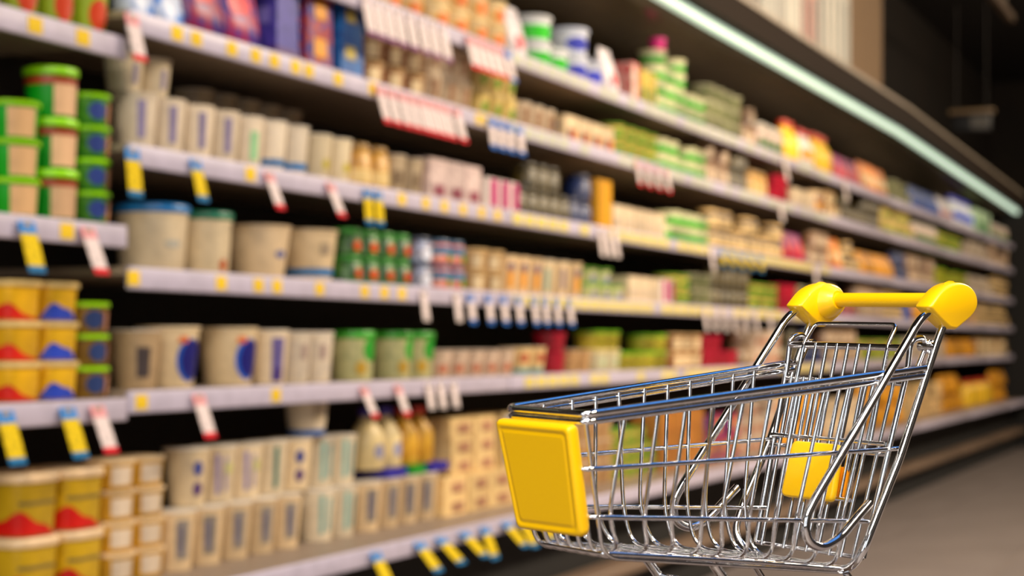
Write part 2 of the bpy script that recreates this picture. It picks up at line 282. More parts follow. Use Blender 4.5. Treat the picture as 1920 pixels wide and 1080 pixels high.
TY = {
 'yg':  dict(shape='cup', w=.085, h=.115, c=(150, 170, 30), lid=(200, 190, 60), marks=[('oval', -.3, .3, .6, .25, (205, 60, 20))], look='yellow-green pot with an orange-red patch', cat='pot'),
 'beige_cup': dict(shape='cup', w=.08, h=.075, c=(205, 188, 158), marks=[('rect', -.4, -.1, .2, .7, (130, 120, 150))], look='small beige cup', cat='cup'),
 'green_tub': dict(shape='tub', w=.098, h=.066, c=(0, 165, 12), lid=(150, 222, 0), marks=[('rect', -.9, .3, .05, .80, (214, 170, 120))], look='bright green spread tub with tan patch', cat='tub'),
 'green_tub_red': dict(shape='tub', w=.094, h=.09, c=(0, 145, 18), lid=(150, 222, 0), marks=[('band', .64, .80, (150, 50, 20)), ('rect', -.8, .5, .05, .66, (222, 178, 135))], look='tall green tub with rust band and tan patch', cat='tub'),
 'olive_tub': dict(shape='tub', w=.08, h=.059, c=(45, 110, 15), c2=(80, 140, 20), lid=(150, 222, 0), marks=[('oval', -.35, .45, .5, .28, (40, 60, 130)), ('rect', .2, .6, .1, .7, (190, 130, 90))], look='dark green tub with blue dot', cat='tub'),
 'brown_tub': dict(shape='tub', w=.085, h=.058, c=(120, 90, 20), c2=(100, 70, 15), lid=(155, 222, 5), marks=[('oval', -.35, .45, .5, .3, (40, 60, 110)), ('rect', .2, .6, .1, .7, (190, 130, 100))], look='olive brown tub under lime green lid', cat='tub'),
 'margarine_red': dict(shape='tub', n=4, w=.092, d=.11, h=.069, c=(232, 176, 12), lid=(232, 200, 130), marks=[('wave', -1.9, .5, .03, .42, (215, 30, 15))], look='yellow margarine tub with red swoosh', cat='tub'),
 'margarine_blue': dict(shape='tub', n=4, w=.092, d=.11, h=.069, c=(232, 180, 18), lid=(232, 200, 130), marks=[('wave', -1.3, .7, .03, .45, (40, 70, 190))], look='yellow margarine tub with blue swoosh', cat='tub'),
 'big_margarine': dict(shape='tub', n=4, w=.118, d=.12, h=.112, c=(205, 165, 15), lid=(238, 205, 160), marks=[('wave', -1.9, .7, .02, .4, (200, 15, 5)), ('rect', -.9, .4, .5, .56, (140, 120, 60))], look='large yellow tub with red swoosh and cream lid', cat='tub'),
 'cheese_tub': dict(shape='tub', n=3, w=.085, h=.058, c=(205, 155, 40), lid=(235, 205, 160), marks=[('rect', -.9, .2, .15, .75, (220, 200, 175))], look='small amber cheese tub with cream lid', cat='tub'),
 'violet_cup': dict(shape='cup', w=.088, h=.11, c=WHT, lid=(222, 205, 180), marks=[('rect', -.75, -.35, .2, .85, (140, 128, 165))], look='white cup with violet stripe', cat='cup'),
 'mint_cup': dict(shape='cup', w=.088, h=.11, c=WHT, marks=[('rect', -.7, -.2, .15, .7, (150, 205, 150))], look='white cup with mint green stripe', cat='cup'),
 'bluefoot': dict(shape='cup', w=.088, h=.112, c=(228, 212, 188), marks=[('band', .12, .25, (20, 110, 175))], look='white yogurt cup with blue foot', cat='cup'),
 'tall_cream': dict(shape='cup', w=.085, h=.105, c=(218, 200, 165), marks=[('oval', -.1, .35, .3, .12, (205, 185, 60))], look='plain cream cup with yellow dot', cat='cup'),
 'honey_jar': dict(shape='jar', w=.085, h=.105, c=(205, 150, 30), c2=(170, 120, 40), lid=(165, 125, 60), marks=[('band', .1, .4, (225, 195, 130))], look='amber jar with golden lid', cat='jar'),
 'grey_pot': dict(shape='cup', w=.09, h=.095, c=(180, 160, 130), c2=(160, 140, 112), marks=[('oval', -.3, .4, .5, .2, (130, 110, 85))], look='dull beige pot', cat='pot'),
 'pink_box': dict(shape='box', w=.10, d=.10, h=.105, c=(214, 190, 182), c2=(190, 165, 160), marks=[('rect', -.5, .5, .1, .35, (140, 60, 80)), ('rect', -2.1, -1.0, .6, .75, (170, 140, 150))], look='pinkish white carton', cat='carton'),
 'magenta_box': dict(shape='box', w=.07, d=.10, h=.085, c=(222, 208, 200), marks=[('rect', -.2, .75, .1, .95, (190, 20, 110)), ('rect', -2.0, -1.1, .4, .8, (60, 40, 40))], look='white carton with magenta end', cat='carton'),
 'dark_jar': dict(shape='jar', w=.078, h=.078, c=(40, 34, 20), c2=(120, 100, 40), ns=90, lid=(60, 52, 30), look='black jar with gold flecks', cat='jar'),
 'navy_jar': dict(shape='jar', w=.085, h=.08, c=(20, 32, 80), c2=(40, 60, 110), ns=80, lid=(24, 30, 60), look='navy blue jar', cat='jar'),
 'orange_box': dict(shape='box', w=.06, d=.09, h=.155, c=(225, 160, 25), look='narrow golden yellow carton', cat='carton'),
 'cream_box': dict(shape='box', w=.10, d=.11, h=.085, c=(224, 200, 165), c2=(214, 192, 160), marks=[('rect', -.6, .2, .2, .5, (200, 180, 160))], look='plain cream carton', cat='carton'),
 'green_stripe': dict(shape='tub', w=.10, h=.055, c=(225, 218, 180), lid=(225, 220, 170), marks=[('band', .12, .58, (50, 165, 20))], look='white tub with green stripe', cat='tub'),
 'snack_pink': dict(shape='pouch', w=.13, d=.08, h=.165, c=(160, 30, 70), c2=(60, 40, 130), ns=28, marks=[('oval', -.3, .55, .5, .16, (205, 15, 40))], look='crimson and violet snack pouch', cat='pouch'),
 'white_pouch': dict(shape='pouch', w=.09, d=.06, h=.1, c=(205, 215, 235), c2=(30, 120, 210), ns=25, look='white and sky blue pouch', cat='pouch'),
 'violet_box': dict(shape='box', w=.10, d=.09, h=.145, c=(66, 56, 150), c2=(50, 45, 130), ns=60, marks=[('rect', -2.2, -1.0, .5, .75, (120, 110, 190)), ('band', .05, .15, (90, 50, 110))], look='violet blue carton', cat='carton'),
 'red_box': dict(shape='box', w=.11, d=.09, h=.085, c=(175, 60, 35), c2=(70, 60, 140), ns=40, marks=[('rect', -.5, .4, .3, .8, (225, 150, 30)), ('rect', -2.1, -1.1, .3, .8, (110, 80, 150))], look='brick red carton with orange patch', cat='carton'),
 'blue_box': dict(shape='box', w=.11, d=.09, h=.085, c=(25, 80, 150), c2=(30, 100, 170), ns=30, marks=[('rect', -.6, .2, .5, .85, (190, 170, 80)), ('rect', -2.1, -1.2, .1, .45, (90, 70, 130))], look='deep blue carton with yellow patch', cat='carton'),
 'brown_tubs': dict(shape='tub', w=.10, h=.062, c=(150, 95, 50), c2=(190, 150, 110), ns=30, lid=(205, 170, 120), marks=[('rect', -.8, -.1, .1, .7, (230, 205, 160))], look='brown dessert tub with tan lid', cat='tub'),
 'cream_pot': dict(shape='cup', w=.085, h=.08, c=(220, 198, 165), c2=(190, 160, 130), ns=35, marks=[('rect', -.6, -.1, .2, .75, (150, 110, 80))], look='cream pot with brown stripe', cat='pot'),
 'yellow_pot': dict(shape='cup', w=.085, h=.075, c=(222, 195, 120), c2=(200, 170, 90), marks=[('oval', -.3, .4, .4, .2, (120, 150, 50))], look='pale yellow pot with green spot', cat='pot'),
 'purple_box': dict(shape='box', w=.10, d=.10, h=.08, c=(218, 192, 150), marks=[('rect', -.5, 0, .1, .5, (110, 20, 60)), ('rect', .05, .5, .1, .5, (225, 120, 20)), ('rect', -2.1, -1.1, .5, .7, (150, 135, 150))], look='cream carton with maroon and orange squares', cat='carton'),
 'lime_tub': dict(shape='tub', w=.10, h=.055, c=(215, 185, 90), lid=(110, 160, 40), marks=[('oval', -.3, .4, .6, .25, (90, 140, 30))], look='yellow tub with leaf green lid', cat='tub'),
 'top_yellow': dict(shape='tub', w=.11, h=.07, c=(228, 200, 150), c2=(225, 170, 80), ns=25, lid=(232, 205, 150), marks=[('rect', -.6, .1, .15, .6, (225, 120, 50))], look='warm cream tub with orange label', cat='tub'),
 'top_white_green': dict(shape='tub', w=.125, h=.078, c=(225, 225, 225), lid=(225, 225, 225), marks=[('band', .1, .62, (40, 195, 20))], look='white tub with vivid green band', cat='tub'),
 'top_white_blue': dict(shape='tub', w=.125, h=.085, c=(215, 218, 228), lid=(205, 208, 225), marks=[('oval', -.5, .4, .8, .25, (50, 60, 190))], look='white tub with blue oval', cat='tub'),
 'top_white_pink': dict(shape='pouch', w=.11, d=.09, h=.15, c=(222, 215, 215), c2=(205, 190, 195), marks=[('oval', -.2, .3, .3, .15, (220, 60, 70))], look='white pouch with red spot', cat='pouch'),
 'red_stripe_box': dict(shape='box', w=.08, d=.1, h=.13, c=(205, 70, 70), c2=(220, 160, 150), marks=[('rect', -.7, -.2, .1, .9, (230, 215, 190))], look='tall red and white carton', cat='carton'),
 'yellow_green_box': dict(shape='box', w=.08, d=.1, h=.12, c=(225, 195, 60), marks=[('rect', -.7, 0, .05, .5, (40, 130, 40)), ('rect', -2.2, -1, .6, .9, (225, 210, 180))], look='yellow carton with green corner', cat='carton'),
 'pink_cap': dict(shape='tub', w=.06, h=.06, c=(205, 30, 120), lid=(215, 30, 130), look='small magenta tub', cat='tub'),
 'khaki_tub': dict(shape='tub', w=.11, h=.06, c=(150, 145, 110), c2=(100, 110, 60), lid=(190, 185, 150), look='khaki tub with pale lid', cat='tub'),
 'brown_jar': dict(shape='jar', w=.09, h=.08, c=(110, 70, 45), c2=(150, 120, 90), ns=30, lid=(150, 120, 90), marks=[('rect', -.8, -.2, .2, .6, (205, 180, 150))], look='brown jar with cream label', cat='jar'),
 'pinkish_jar': dict(shape='jar', w=.09, h=.12, c=(160, 110, 100), c2=(205, 185, 165), ns=25, lid=(200, 190, 175), marks=[('oval', -.4, .3, .5, .15, (60, 120, 60))], look='pinkish brown jar with pale lid', cat='jar'),
 'yellow_bottle': dict(shape='bottle', w=.10, h=.19, c=(235, 180, 20), c2=(240, 200, 60), lid=(200, 60, 30), look='bright yellow bottle', cat='bottle'),
 'white_bottle': dict(shape='bottle', w=.10, h=.18, c=(235, 230, 220), lid=(220, 60, 50), marks=[('oval', -.4, .35, .5, .14, (240, 160, 30))], look='white bottle with red cap', cat='bottle'),
 'orange_pouch': dict(shape='pouch', w=.13, d=.08, h=.15, c=(230, 110, 30), c2=(240, 170, 60), ns=20, marks=[('oval', -.3, .4, .5, .2, (245, 215, 160))], look='orange pouch', cat='pouch'),
 'red_pouch': dict(shape='pouch', w=.12, d=.08, h=.13, c=(200, 30, 30), c2=(90, 30, 110), ns=18, look='red and purple pouch', cat='pouch'),
 'blue_pouch': dict(shape='pouch', w=.13, d=.08, h=.14, c=(30, 80, 170), c2=(30, 40, 90), ns=18, look='royal blue pouch', cat='pouch'),
 'blue_white_bottle': dict(shape='bottle', w=.11, h=.2, c=(225, 228, 235), lid=(50, 60, 190), marks=[('oval', -.4, .35, .5, .15, (60, 90, 210))], look='white bottle with blue cap', cat='bottle'),
 'green_white_box': dict(shape='box', w=.1, d=.1, h=.17, c=(190, 220, 180), marks=[('rect', -.6, .2, .1, .5, (30, 140, 60))], look='pale green carton', cat='carton'),
 'blue_pail': dict(shape='pail', w=.145, h=.132, c=(222, 202, 168), lid=(30, 120, 190), marks=[('oval', -.3, .4, .3, .06, (190, 185, 170))], look='large white pail with blue lid', cat='pail'),
 'green_pail': dict(shape='pail', w=.12, h=.128, c=(214, 194, 158), lid=(20, 110, 80), marks=[('oval', -.1, .14, .2, .1, (170, 80, 30))], look='white pail with dark green lid', cat='pail'),
 'cream_pail': dict(shape='cup', w=.15, h=.115, c=(216, 190, 152), lid=(214, 190, 155), marks=[('oval', -.1, .45, .25, .07, (90, 100, 150))], look='wide cream tub', cat='tub'),
 'cream_blue_pail': dict(shape='cup', w=.14, h=.118, c=(222, 196, 155), lid=(220, 196, 158), marks=[('band', .10, .24, (30, 120, 185)), ('rect', -.5, -.05, .5, .72, (170, 150, 125))], look='wide cream tub with blue foot', cat='tub'),
 'green_jar': dict(shape='jar', w=.078, h=.064, c=(60, 120, 30), c2=(15, 60, 12), ns=60, lid=(50, 140, 40), marks=[('oval', -.2, .35, .3, .2, (215, 75, 20))], look='green glass jar with orange spot', cat='jar'),
 'red_blue_jar': dict(shape='jar', w=.078, h=.064, c=(205, 90, 70), c2=(225, 170, 150), lid=(80, 110, 140), marks=[('band', .4, .7, (50, 120, 160)), ('rect', -.2, .4, .1, .4, (110, 160, 50))], look='red jar with teal band', cat='jar'),
 'grey_blue_jar': dict(shape='jar', w=.078, h=.064, c=(150, 160, 190), c2=(100, 60, 60), lid=(60, 70, 90), marks=[('oval', -.2, .3, .5, .25, (220, 222, 235))], look='grey-blue jar with white oval', cat='jar'),
 'tan_tub': dict(shape='tub', w=.10, h=.058, c=(190, 150, 95), lid=(220, 185, 130), marks=[('rect', -.9, -.2, .1, .7, (222, 200, 160))], look='tan tub with wheat lid', cat='tub'),
 'orange_cup': dict(shape='cup', w=.085, h=.108, c=(232, 200, 152), lid=(228, 200, 160), marks=[('rect', -.75, -.2, .15, .8, (228, 150, 30)), ('oval', -.45, .7, .3, .12, (110, 90, 120))], look='cream cup with orange panel', cat='cup'),
 'teal_cup': dict(shape='cup', w=.085, h=.108, c=(230, 204, 160), marks=[('rect', -.7, -.35, .12, .75, (130, 175, 160))], look='cream cup with sage stripe', cat='cup'),
 'purple_cup': dict(shape='cup', w=.085, h=.108, c=(230, 200, 152), marks=[('rect', -.7, -.35, .2, .8, (120, 100, 130))], look='cream cup with plum stripe', cat='cup'),
 'green_white_tub': dict(shape='tub', w=.11, h=.05, c=(215, 205, 150), c2=(190, 200, 130), lid=(110, 180, 60), marks=[('rect', -.5, .2, .1, .5, (130, 135, 160))], look='pale green-white tub', cat='tub'),
 'emblem_tub': dict(shape='cup', w=.13, h=.122, c=(225, 200, 158), lid=(235, 214, 178), marks=[('oval', -.12, .45, .62, .36, (30, 90, 190)), ('oval', -.05, .46, .52, .33, (16, 16, 110)), ('oval', -.5, .78, .2, .06, (225, 110, 50))], look='large white pot with navy blue oval', cat='pot'),
 'dark_beige_pot': dict(shape='cup', w=.10, h=.115, c=(190, 160, 120), marks=[('rect', -.8, -.2, .2, .7, (70, 60, 60))], look='beige pot with dark label', cat='pot'),
 'navy_stripe_cup': dict(shape='cup', w=.095, h=.118, c=(225, 204, 172), marks=[('rect', -.8, -.1, .05, .85, (104, 92, 150)), ('rect', -.6, -.2, .05, .3, (60, 36, 110))], look='white cup with indigo panel', cat='cup'),
 'plain_cup': dict(shape='cup', w=.092, h=.115, c=(225, 208, 182), c2=(205, 190, 172), marks=[('rect', -.6, -.2, .45, .75, (165, 140, 130))], look='white cup with faint brown print', cat='cup'),
 'green_lid_cup': dict(shape='tub', w=.11, h=.118, c=(196, 190, 135), c2=(170, 170, 120), lid=(60, 160, 40), marks=[('oval', .1, .62, .5, .24, (40, 160, 40)), ('oval', -.5, .25, .3, .14, (190, 150, 50))], look='cream tub with green lid and leaf', cat='tub'),
 'rose_pot': dict(shape='cup', w=.095, h=.072, c=(212, 184, 160), c2=(190, 165, 140), marks=[('oval', -.5, .3, .4, .15, (190, 110, 80))], look='rosy beige pot', cat='pot'),
 'teal_foot_pot': dict(shape='cup', w=.10, h=.078, c=(224, 190, 130), marks=[('band', .03, .2, (110, 170, 170)), ('oval', -.4, .6, .4, .16, (190, 90, 60))], look='honey coloured pot with teal foot', cat='pot'),
 'red_tub': dict(shape='tub', w=.10, h=.06, c=(170, 20, 45), lid=(190, 30, 60), look='crimson tub', cat='tub'),
 'tan_pot': dict(shape='cup', w=.095, h=.07, c=(200, 160, 110), c2=(180, 135, 85), look='tan pot', cat='pot'),
 'green_tray_tub': dict(shape='tub', w=.11, h=.06, c=(190, 175, 60), lid=(110, 180, 30), marks=[('oval', -.3, .4, .7, .3, (140, 130, 30))], look='olive yellow tub with lime lid', cat='tub'),
 'cream_lid_tub': dict(shape='tub', w=.11, h=.07, c=(222, 210, 170), lid=(235, 215, 150), marks=[('rect', -.5, .1, .2, .6, (190, 200, 160))], look='ivory tub with butter yellow lid', cat='tub'),
 'blue_mark_cup': dict(shape='cup', w=.096, h=.118, c=(224, 200, 160), c2=(214, 190, 152), marks=[('oval', -.5, .65, .25, .13, (60, 70, 140)), ('oval', -.5, .3, .25, .12, (80, 50, 110))], look='cream cup with indigo dots', cat='cup'),
 'lilac_cup': dict(shape='cup', w=.096, h=.118, c=(226, 204, 168), marks=[('rect', -.85, -.65, .15, .85, (140, 125, 175)), ('rect', -.4, -.25, .2, .8, (150, 135, 170)), ('oval', -.15, .6, .2, .12, (200, 195, 120))], look='cream cup with lilac stripes', cat='cup'),
 'seagreen_cup': dict(shape='cup', w=.096, h=.118, c=(226, 206, 172), marks=[('rect', -.6, -.35, .12, .88, (40, 110, 100))], look='cream cup with deep teal stripe', cat='cup'),
 'aqua_cup': dict(shape='cup', w=.096, h=.118, c=(222, 205, 175), marks=[('rect', -.7, -.45, .15, .9, (130, 180, 170)), ('rect', -.2, 0, .2, .85, (120, 165, 160))], look='cream cup with aqua stripes', cat='cup'),
 'greyprint_cup': dict(shape='cup', w=.096, h=.12, c=(218, 190, 148), marks=[('rect', -.8, -.15, .2, .85, (140, 130, 120)), ('rect', -.7, -.5, .3, .75, (110, 105, 125))], look='cream cup with grey print', cat='cup'),
 'blue_rim_pot': dict(shape='cup', w=.105, h=.094, c=(216, 198, 170), marks=[('band', .02, .16, (20, 90, 160)), ('rect', -.6, -.1, .4, .8, (185, 165, 135))], look='beige pot with dark blue foot', cat='pot'),
 'milk_bottle': dict(shape='bottle', w=.085, h=.15, c=(232, 208, 150), lid=(70, 50, 150), marks=[('oval', -.2, .3, .4, .12, (150, 150, 180))], look='ivory bottle with violet cap', cat='bottle'),
 'amber_bottle': dict(shape='bottle', w=.08, h=.145, c=(215, 165, 50), c2=(200, 140, 30), lid=(220, 70, 60), look='amber bottle with red cap', cat='bottle'),
 'indigo_tray': dict(shape='box', w=.11, d=.16, h=.022, c=(44, 36, 160), look='indigo cardboard tray', cat='tray'),
 'green_tray': dict(shape='box', w=.07, d=.16, h=.022, c=(20, 140, 30), look='green cardboard tray', cat='tray'),
 'butter_box': dict(shape='box', w=.14, d=.12, h=.05, c=(232, 200, 140), c2=(222, 185, 125), marks=[('rect', -.4, .5, .2, .7, (180, 130, 100))], look='flat butter yellow carton', cat='carton'),
 'butter_blue': dict(shape='box', w=.14, d=.12, h=.05, c=(226, 196, 140), marks=[('rect', -.7, .7, .25, .85, (50, 110, 170))], look='flat cream carton with blue panel', cat='carton'),
 'ochre_box': dict(shape='box', w=.12, d=.12, h=.07, c=(180, 120, 50), c2=(150, 90, 40), look='ochre carton', cat='carton'),
 'gold_pouch': dict(shape='pouch', w=.12, d=.08, h=.12, c=(215, 150, 30), c2=(180, 110, 30), ns=25, look='golden pouch', cat='pouch'),
 'ice_tub': dict(shape='tub', w=.11, h=.06, c=(210, 195, 175), c2=(150, 120, 90), ns=25, lid=(215, 200, 180), look='grey cream tub', cat='tub'),
 'cocoa_jar': dict(shape='jar', w=.09, h=.075, c=(60, 46, 36), lid=(225, 185, 120), marks=[('band', .2, .55, (225, 190, 130))], look='black jar with tan lid and band', cat='jar'),
 'tall_white_carton': dict(shape='box', w=.13, d=.2, h=.40, c=(214, 204, 190), marks=[('rect', -.5, 0, .1, .9, (150, 160, 150)), ('rect', -2.2, -1.5, .1, .9, (225, 180, 165))], look='tall pale carton', cat='carton'),
 'tall_pink_carton': dict(shape='box', w=.13, d=.2, h=.42, c=(225, 170, 155), marks=[('rect', -.5, .2, .05, .6, (120, 110, 100)), ('rect', -2.1, -1.4, .3, .9, (220, 210, 195))], look='tall salmon pink carton', cat='carton'),
}
SHN = {'M0': 'top shelf', 'M1': 'second shelf', 'M2': 'third shelf', 'M3': 'fourth shelf', 'M4': 'fifth shelf', 'M5': 'bottom deck',
       'L1': 'left bay upper shelf', 'L2': 'left bay middle shelf', 'L3': 'left bay lower shelf', 'TOP': 'case roof'}
PROTO = {}
def proto(key, near):
    k = (key, near)
    if k not in PROTO:
        parts = make_type(TY[key], 24 if near else 14)
        if near: PROTO[k] = [(nm, (lambda q: (fn(q), q.mesh(nm))[1])(MB())) for nm, fn in parts]
        else:
            q = MB()
            for nm, fn in parts: fn(q)
            PROTO[k] = [('body', q.mesh(key))]
    return PROTO[k]
PLACED = []
NAMES = {'cup': 'yogurt_cup', 'tub': 'plastic_tub', 'pot': 'dairy_pot', 'carton': 'food_carton', 'jar': 'glass_jar', 'pouch': 'food_pouch', 'pail': 'yogurt_pail', 'bottle': 'drink_bottle', 'tray': 'cardboard_tray'}
ENDS = {}
RP = random.Random(11)
def put(shelf, x0, x1, key, tiers=1, rows=1, y0=0.016, gap=0.003, zoff=0.0):
    T = TY[key]
    if x0 >= 1300 and shelf != 'TOP' and T['h'] * (tiers + 1) < (0.25 if shelf == 'M5' else 0.165): tiers += 1
    w_ = T['w'] * (1.06 if T['shape'] in ('tub', 'pail') else 1.02) + gap; d_ = T.get('d', T['w']) * 1.06 + 0.004
    zb = (Z[shelf] + LIP if shelf not in ('M5', 'TOP') else (0.4002 if shelf == 'M5' else 2.2055 - .0497)) + 0.0004 + zoff
    yc = y0 + d_ / 2
    a, b_ = S(x0, yc), S(x1, yc); n = max(1, int(round((b_ - a) / w_)))
    if n > 1 or (b_ - a) > w_: a = (a + b_) / 2 - n * w_ / 2
    lk = (shelf, round(zoff, 3), y0 > 0.15); prev = ENDS.get(lk, -9)
    if a < prev:
        n = max(1, int((b_ - prev) / w_ + 0.55)); a = prev + .001
    if shelf[0] != 'L' and shelf != 'M5': a = max(a, 2.59)
    while n > 0 and a + n * w_ > 14.44: n -= 1
    ENDS[lk] = a + n * w_
    for r in range(rows):
        for i in range(n):
            xc = a + w_ * (i + .5); yy = yc + r * d_
            if tiers > 1 and x0 > 940 and r == 0 and RP.random() < .28: tn = tiers - 1
            else: tn = tiers
            for t in range(tn):
                PLACED.append((shelf, key, t, tiers, r, xc, yy, zb + t * (T['h'] + 0.0005)))
# left bay
def puts(shelf, key, ss, tiers):
    T = TY[key]
    for s_ in ss:
        for t in range(tiers): PLACED.append((shelf, key, t, tiers, 0, s_, .004 + T.get('d', T['w']) * .53, Z[shelf] + LIP + .0004 + t * (T['h'] + .0005)))
puts('L1', 'yg', (2.35, 2.445, 2.54), 1); puts('L1', 'beige_cup', (2.25,), 1)
puts('L2', 'green_tub', (2.236, 2.342), 3); puts('L2', 'green_tub_red', (2.445,), 3); puts('L2', 'olive_tub', (2.54,), 4)
puts('L3', 'margarine_red', (2.232, 2.334), 3); puts('L3', 'margarine_blue', (2.435,), 3); puts('L3', 'brown_tub', (2.535,), 3)
put('M5', -100, 150, 'big_margarine', 2, 1, 0.03); put('M5', 152, 262, 'cheese_tub', 4, 1, 0.03)
# second shelf of the main run
put('M1', 235, 320, 'white_pouch', 1); put('M1', 330, 470, 'snack_pink', 1); put('M1', 474, 538, 'violet_box', 1)
put('M1', 540, 598, 'red_box', 2); put('M1', 600, 660, 'blue_box', 2); put('M1', 664, 775, 'brown_tubs', 2); put('M1', 780, 872, 'cream_pot', 2)
put('M1', 876, 955, 'yellow_pot', 2); put('M1', 957, 1025, 'cream_pot', 1, 2); put('M1', 1030, 1128, 'purple_box', 1); put('M1', 1132, 1215, 'lime_tub', 2)
put('M1', 1220, 1305, 'green_stripe', 2); put('M1', 1312, 1350, 'brown_jar', 1); put('M1', 1353, 1385, 'dark_jar', 1); put('M1', 1390, 1425, 'honey_jar', 1); put('M1', 1428, 1460, 'red_tub', 2)
put('M1', 1464, 1510, 'cream_box', 1); put('M1', 1514, 1532, 'orange_cup', 1); put('M1', 1535, 1560, 'brown_tubs', 2); put('M1', 1564, 1640, 'dark_jar', 1); put('M1', 1644, 1700, 'yellow_pot', 1)
put('M1', 1704, 1745, 'pinkish_jar', 1); put('M1', 1748, 1790, 'lime_tub', 2); put('M1', 1793, 1840, 'ice_tub', 2); put('M1', 1843, 1890, 'brown_jar', 1)
# top shelf
put('M0', 640, 780, 'top_yellow', 1); put('M0', 784, 930, 'top_yellow', 2); put('M0', 935, 972, 'top_white_pink', 1); put('M0', 976, 1045, 'top_white_green', 2, 1)
put('M0', 1050, 1110, 'top_white_blue', 2); put('M0', 1114, 1150, 'top_white_pink', 1); put('M0', 1154, 1178, 'red_stripe_box', 1); put('M0', 1180, 1205, 'yellow_green_box', 1)
put('M0', 1212, 1270, 'green_stripe', 4); put('M0', 1273, 1305, 'green_stripe', 3); put('M0', 1225, 1240, 'pink_cap', 1, 1, 0.05, 0.003, 0.2225)
put('M0', 1308, 1370, 'khaki_tub', 3); put('M0', 1374, 1405, 'brown_jar', 1); put('M0', 1408, 1455, 'pinkish_jar', 1); put('M0', 1458, 1485, 'yellow_bottle', 1)
put('M0', 1487, 1512, 'white_bottle', 1); put('M0', 1514, 1545, 'yellow_bottle', 1); put('M0', 1548, 1600, 'red_pouch', 1); put('M0', 1603, 1655, 'orange_pouch', 1)
put('M0', 1658, 1695, 'khaki_tub', 2); put('M0', 1698, 1750, 'blue_pouch', 1); put('M0', 1752, 1775, 'top_white_pink', 1); put('M0', 1777, 1812, 'blue_white_bottle', 1)
put('M0', 1814, 1845, 'green_white_box', 1); put('M0', 1847, 1890, 'pinkish_jar', 1)
# third shelf
put('M2', 214, 345, 'violet_cup', 1, 2); put('M2', 214, 300, 'beige_cup', 1, 1, 0.035, 0.006, 0.111); put('M2', 347, 425, 'violet_cup', 1); put('M2', 427, 462, 'mint_cup', 1)
put('M2', 464, 560, 'bluefoot', 1, 1); put('M2', 575, 640, 'tall_cream', 1); put('M2', 645, 700, 'honey_jar', 1); put('M2', 703, 760, 'grey_pot', 1)
put('M2', 330, 560, 'grey_pot', 2, 1, 0.20)
put('M2', 764, 875, 'pink_box', 1); put('M2', 880, 945, 'magenta_box', 1); put('M2', 948, 1045, 'dark_jar', 2); put('M2', 1048, 1095, 'navy_jar', 2)
put('M2', 1098, 1122, 'orange_box', 1); put('M2', 1125, 1218, 'cream_box', 1); put('M2', 1222, 1305, 'green_stripe', 2); put('M2', 1320, 1450, 'cocoa_jar', 1)
put('M2', 1454, 1500, 'red_pouch', 1); put('M2', 1503, 1540, 'brown_jar', 1); put('M2', 1543, 1572, 'orange_pouch', 1); put('M2', 1575, 1600, 'cocoa_jar', 1); put('M2', 1603, 1665, 'gold_pouch', 1)
put('M2', 1668, 1690, 'navy_jar', 1); put('M2', 1693, 1740, 'brown_jar', 1); put('M2', 1743, 1800, 'green_tray_tub', 2); put('M2', 1803, 1850, 'ice_tub', 2); put('M2', 1853, 1890, 'cocoa_jar', 1)
# fourth shelf
put('M3', 228, 338, 'blue_pail', 1); put('M3', 342, 418, 'green_pail', 1); put('M3', 432, 530, 'cream_pail', 1, 2); put('M3', 534, 618, 'cream_blue_pail', 1)
put('M3', 628, 758, 'green_jar', 2); put('M3', 760, 800, 'grey_blue_jar', 2); put('M3', 803, 858, 'red_blue_jar', 2); put('M3', 865, 925, 'tan_tub', 2)
put('M3', 930, 998, 'orange_cup', 1); put('M3', 1000, 1028, 'teal_cup', 1); put('M3', 1030, 1053, 'purple_cup', 1); put('M3', 1055, 1078, 'orange_cup', 1)
put('M3', 1082, 1145, 'green_white_tub', 2); put('M3', 1148, 1210, 'cream_box', 1); put('M3', 1214, 1240, 'magenta_box', 1); put('M3', 1243, 1272, 'lime_tub', 2); put('M3', 1275, 1320, 'khaki_tub', 2); put('M3', 1325, 1390, 'dark_jar', 1)
put('M3', 1393, 1440, 'lime_tub', 2); put('M3', 1443, 1475, 'red_tub', 2); put('M3', 1478, 1515, 'khaki_tub', 2); put('M3', 1518, 1550, 'dark_jar', 1); put('M3', 1553, 1590, 'red_box', 1); put('M3', 1593, 1640, 'brown_jar', 1); put('M3', 1643, 1680, 'cocoa_jar', 1); put('M3', 1683, 1700, 'blue_pouch', 1)
put('M3', 1703, 1760, 'gold_pouch', 1); put('M3', 1763, 1820, 'tan_pot', 1); put('M3', 1823, 1890, 'cocoa_jar', 1)
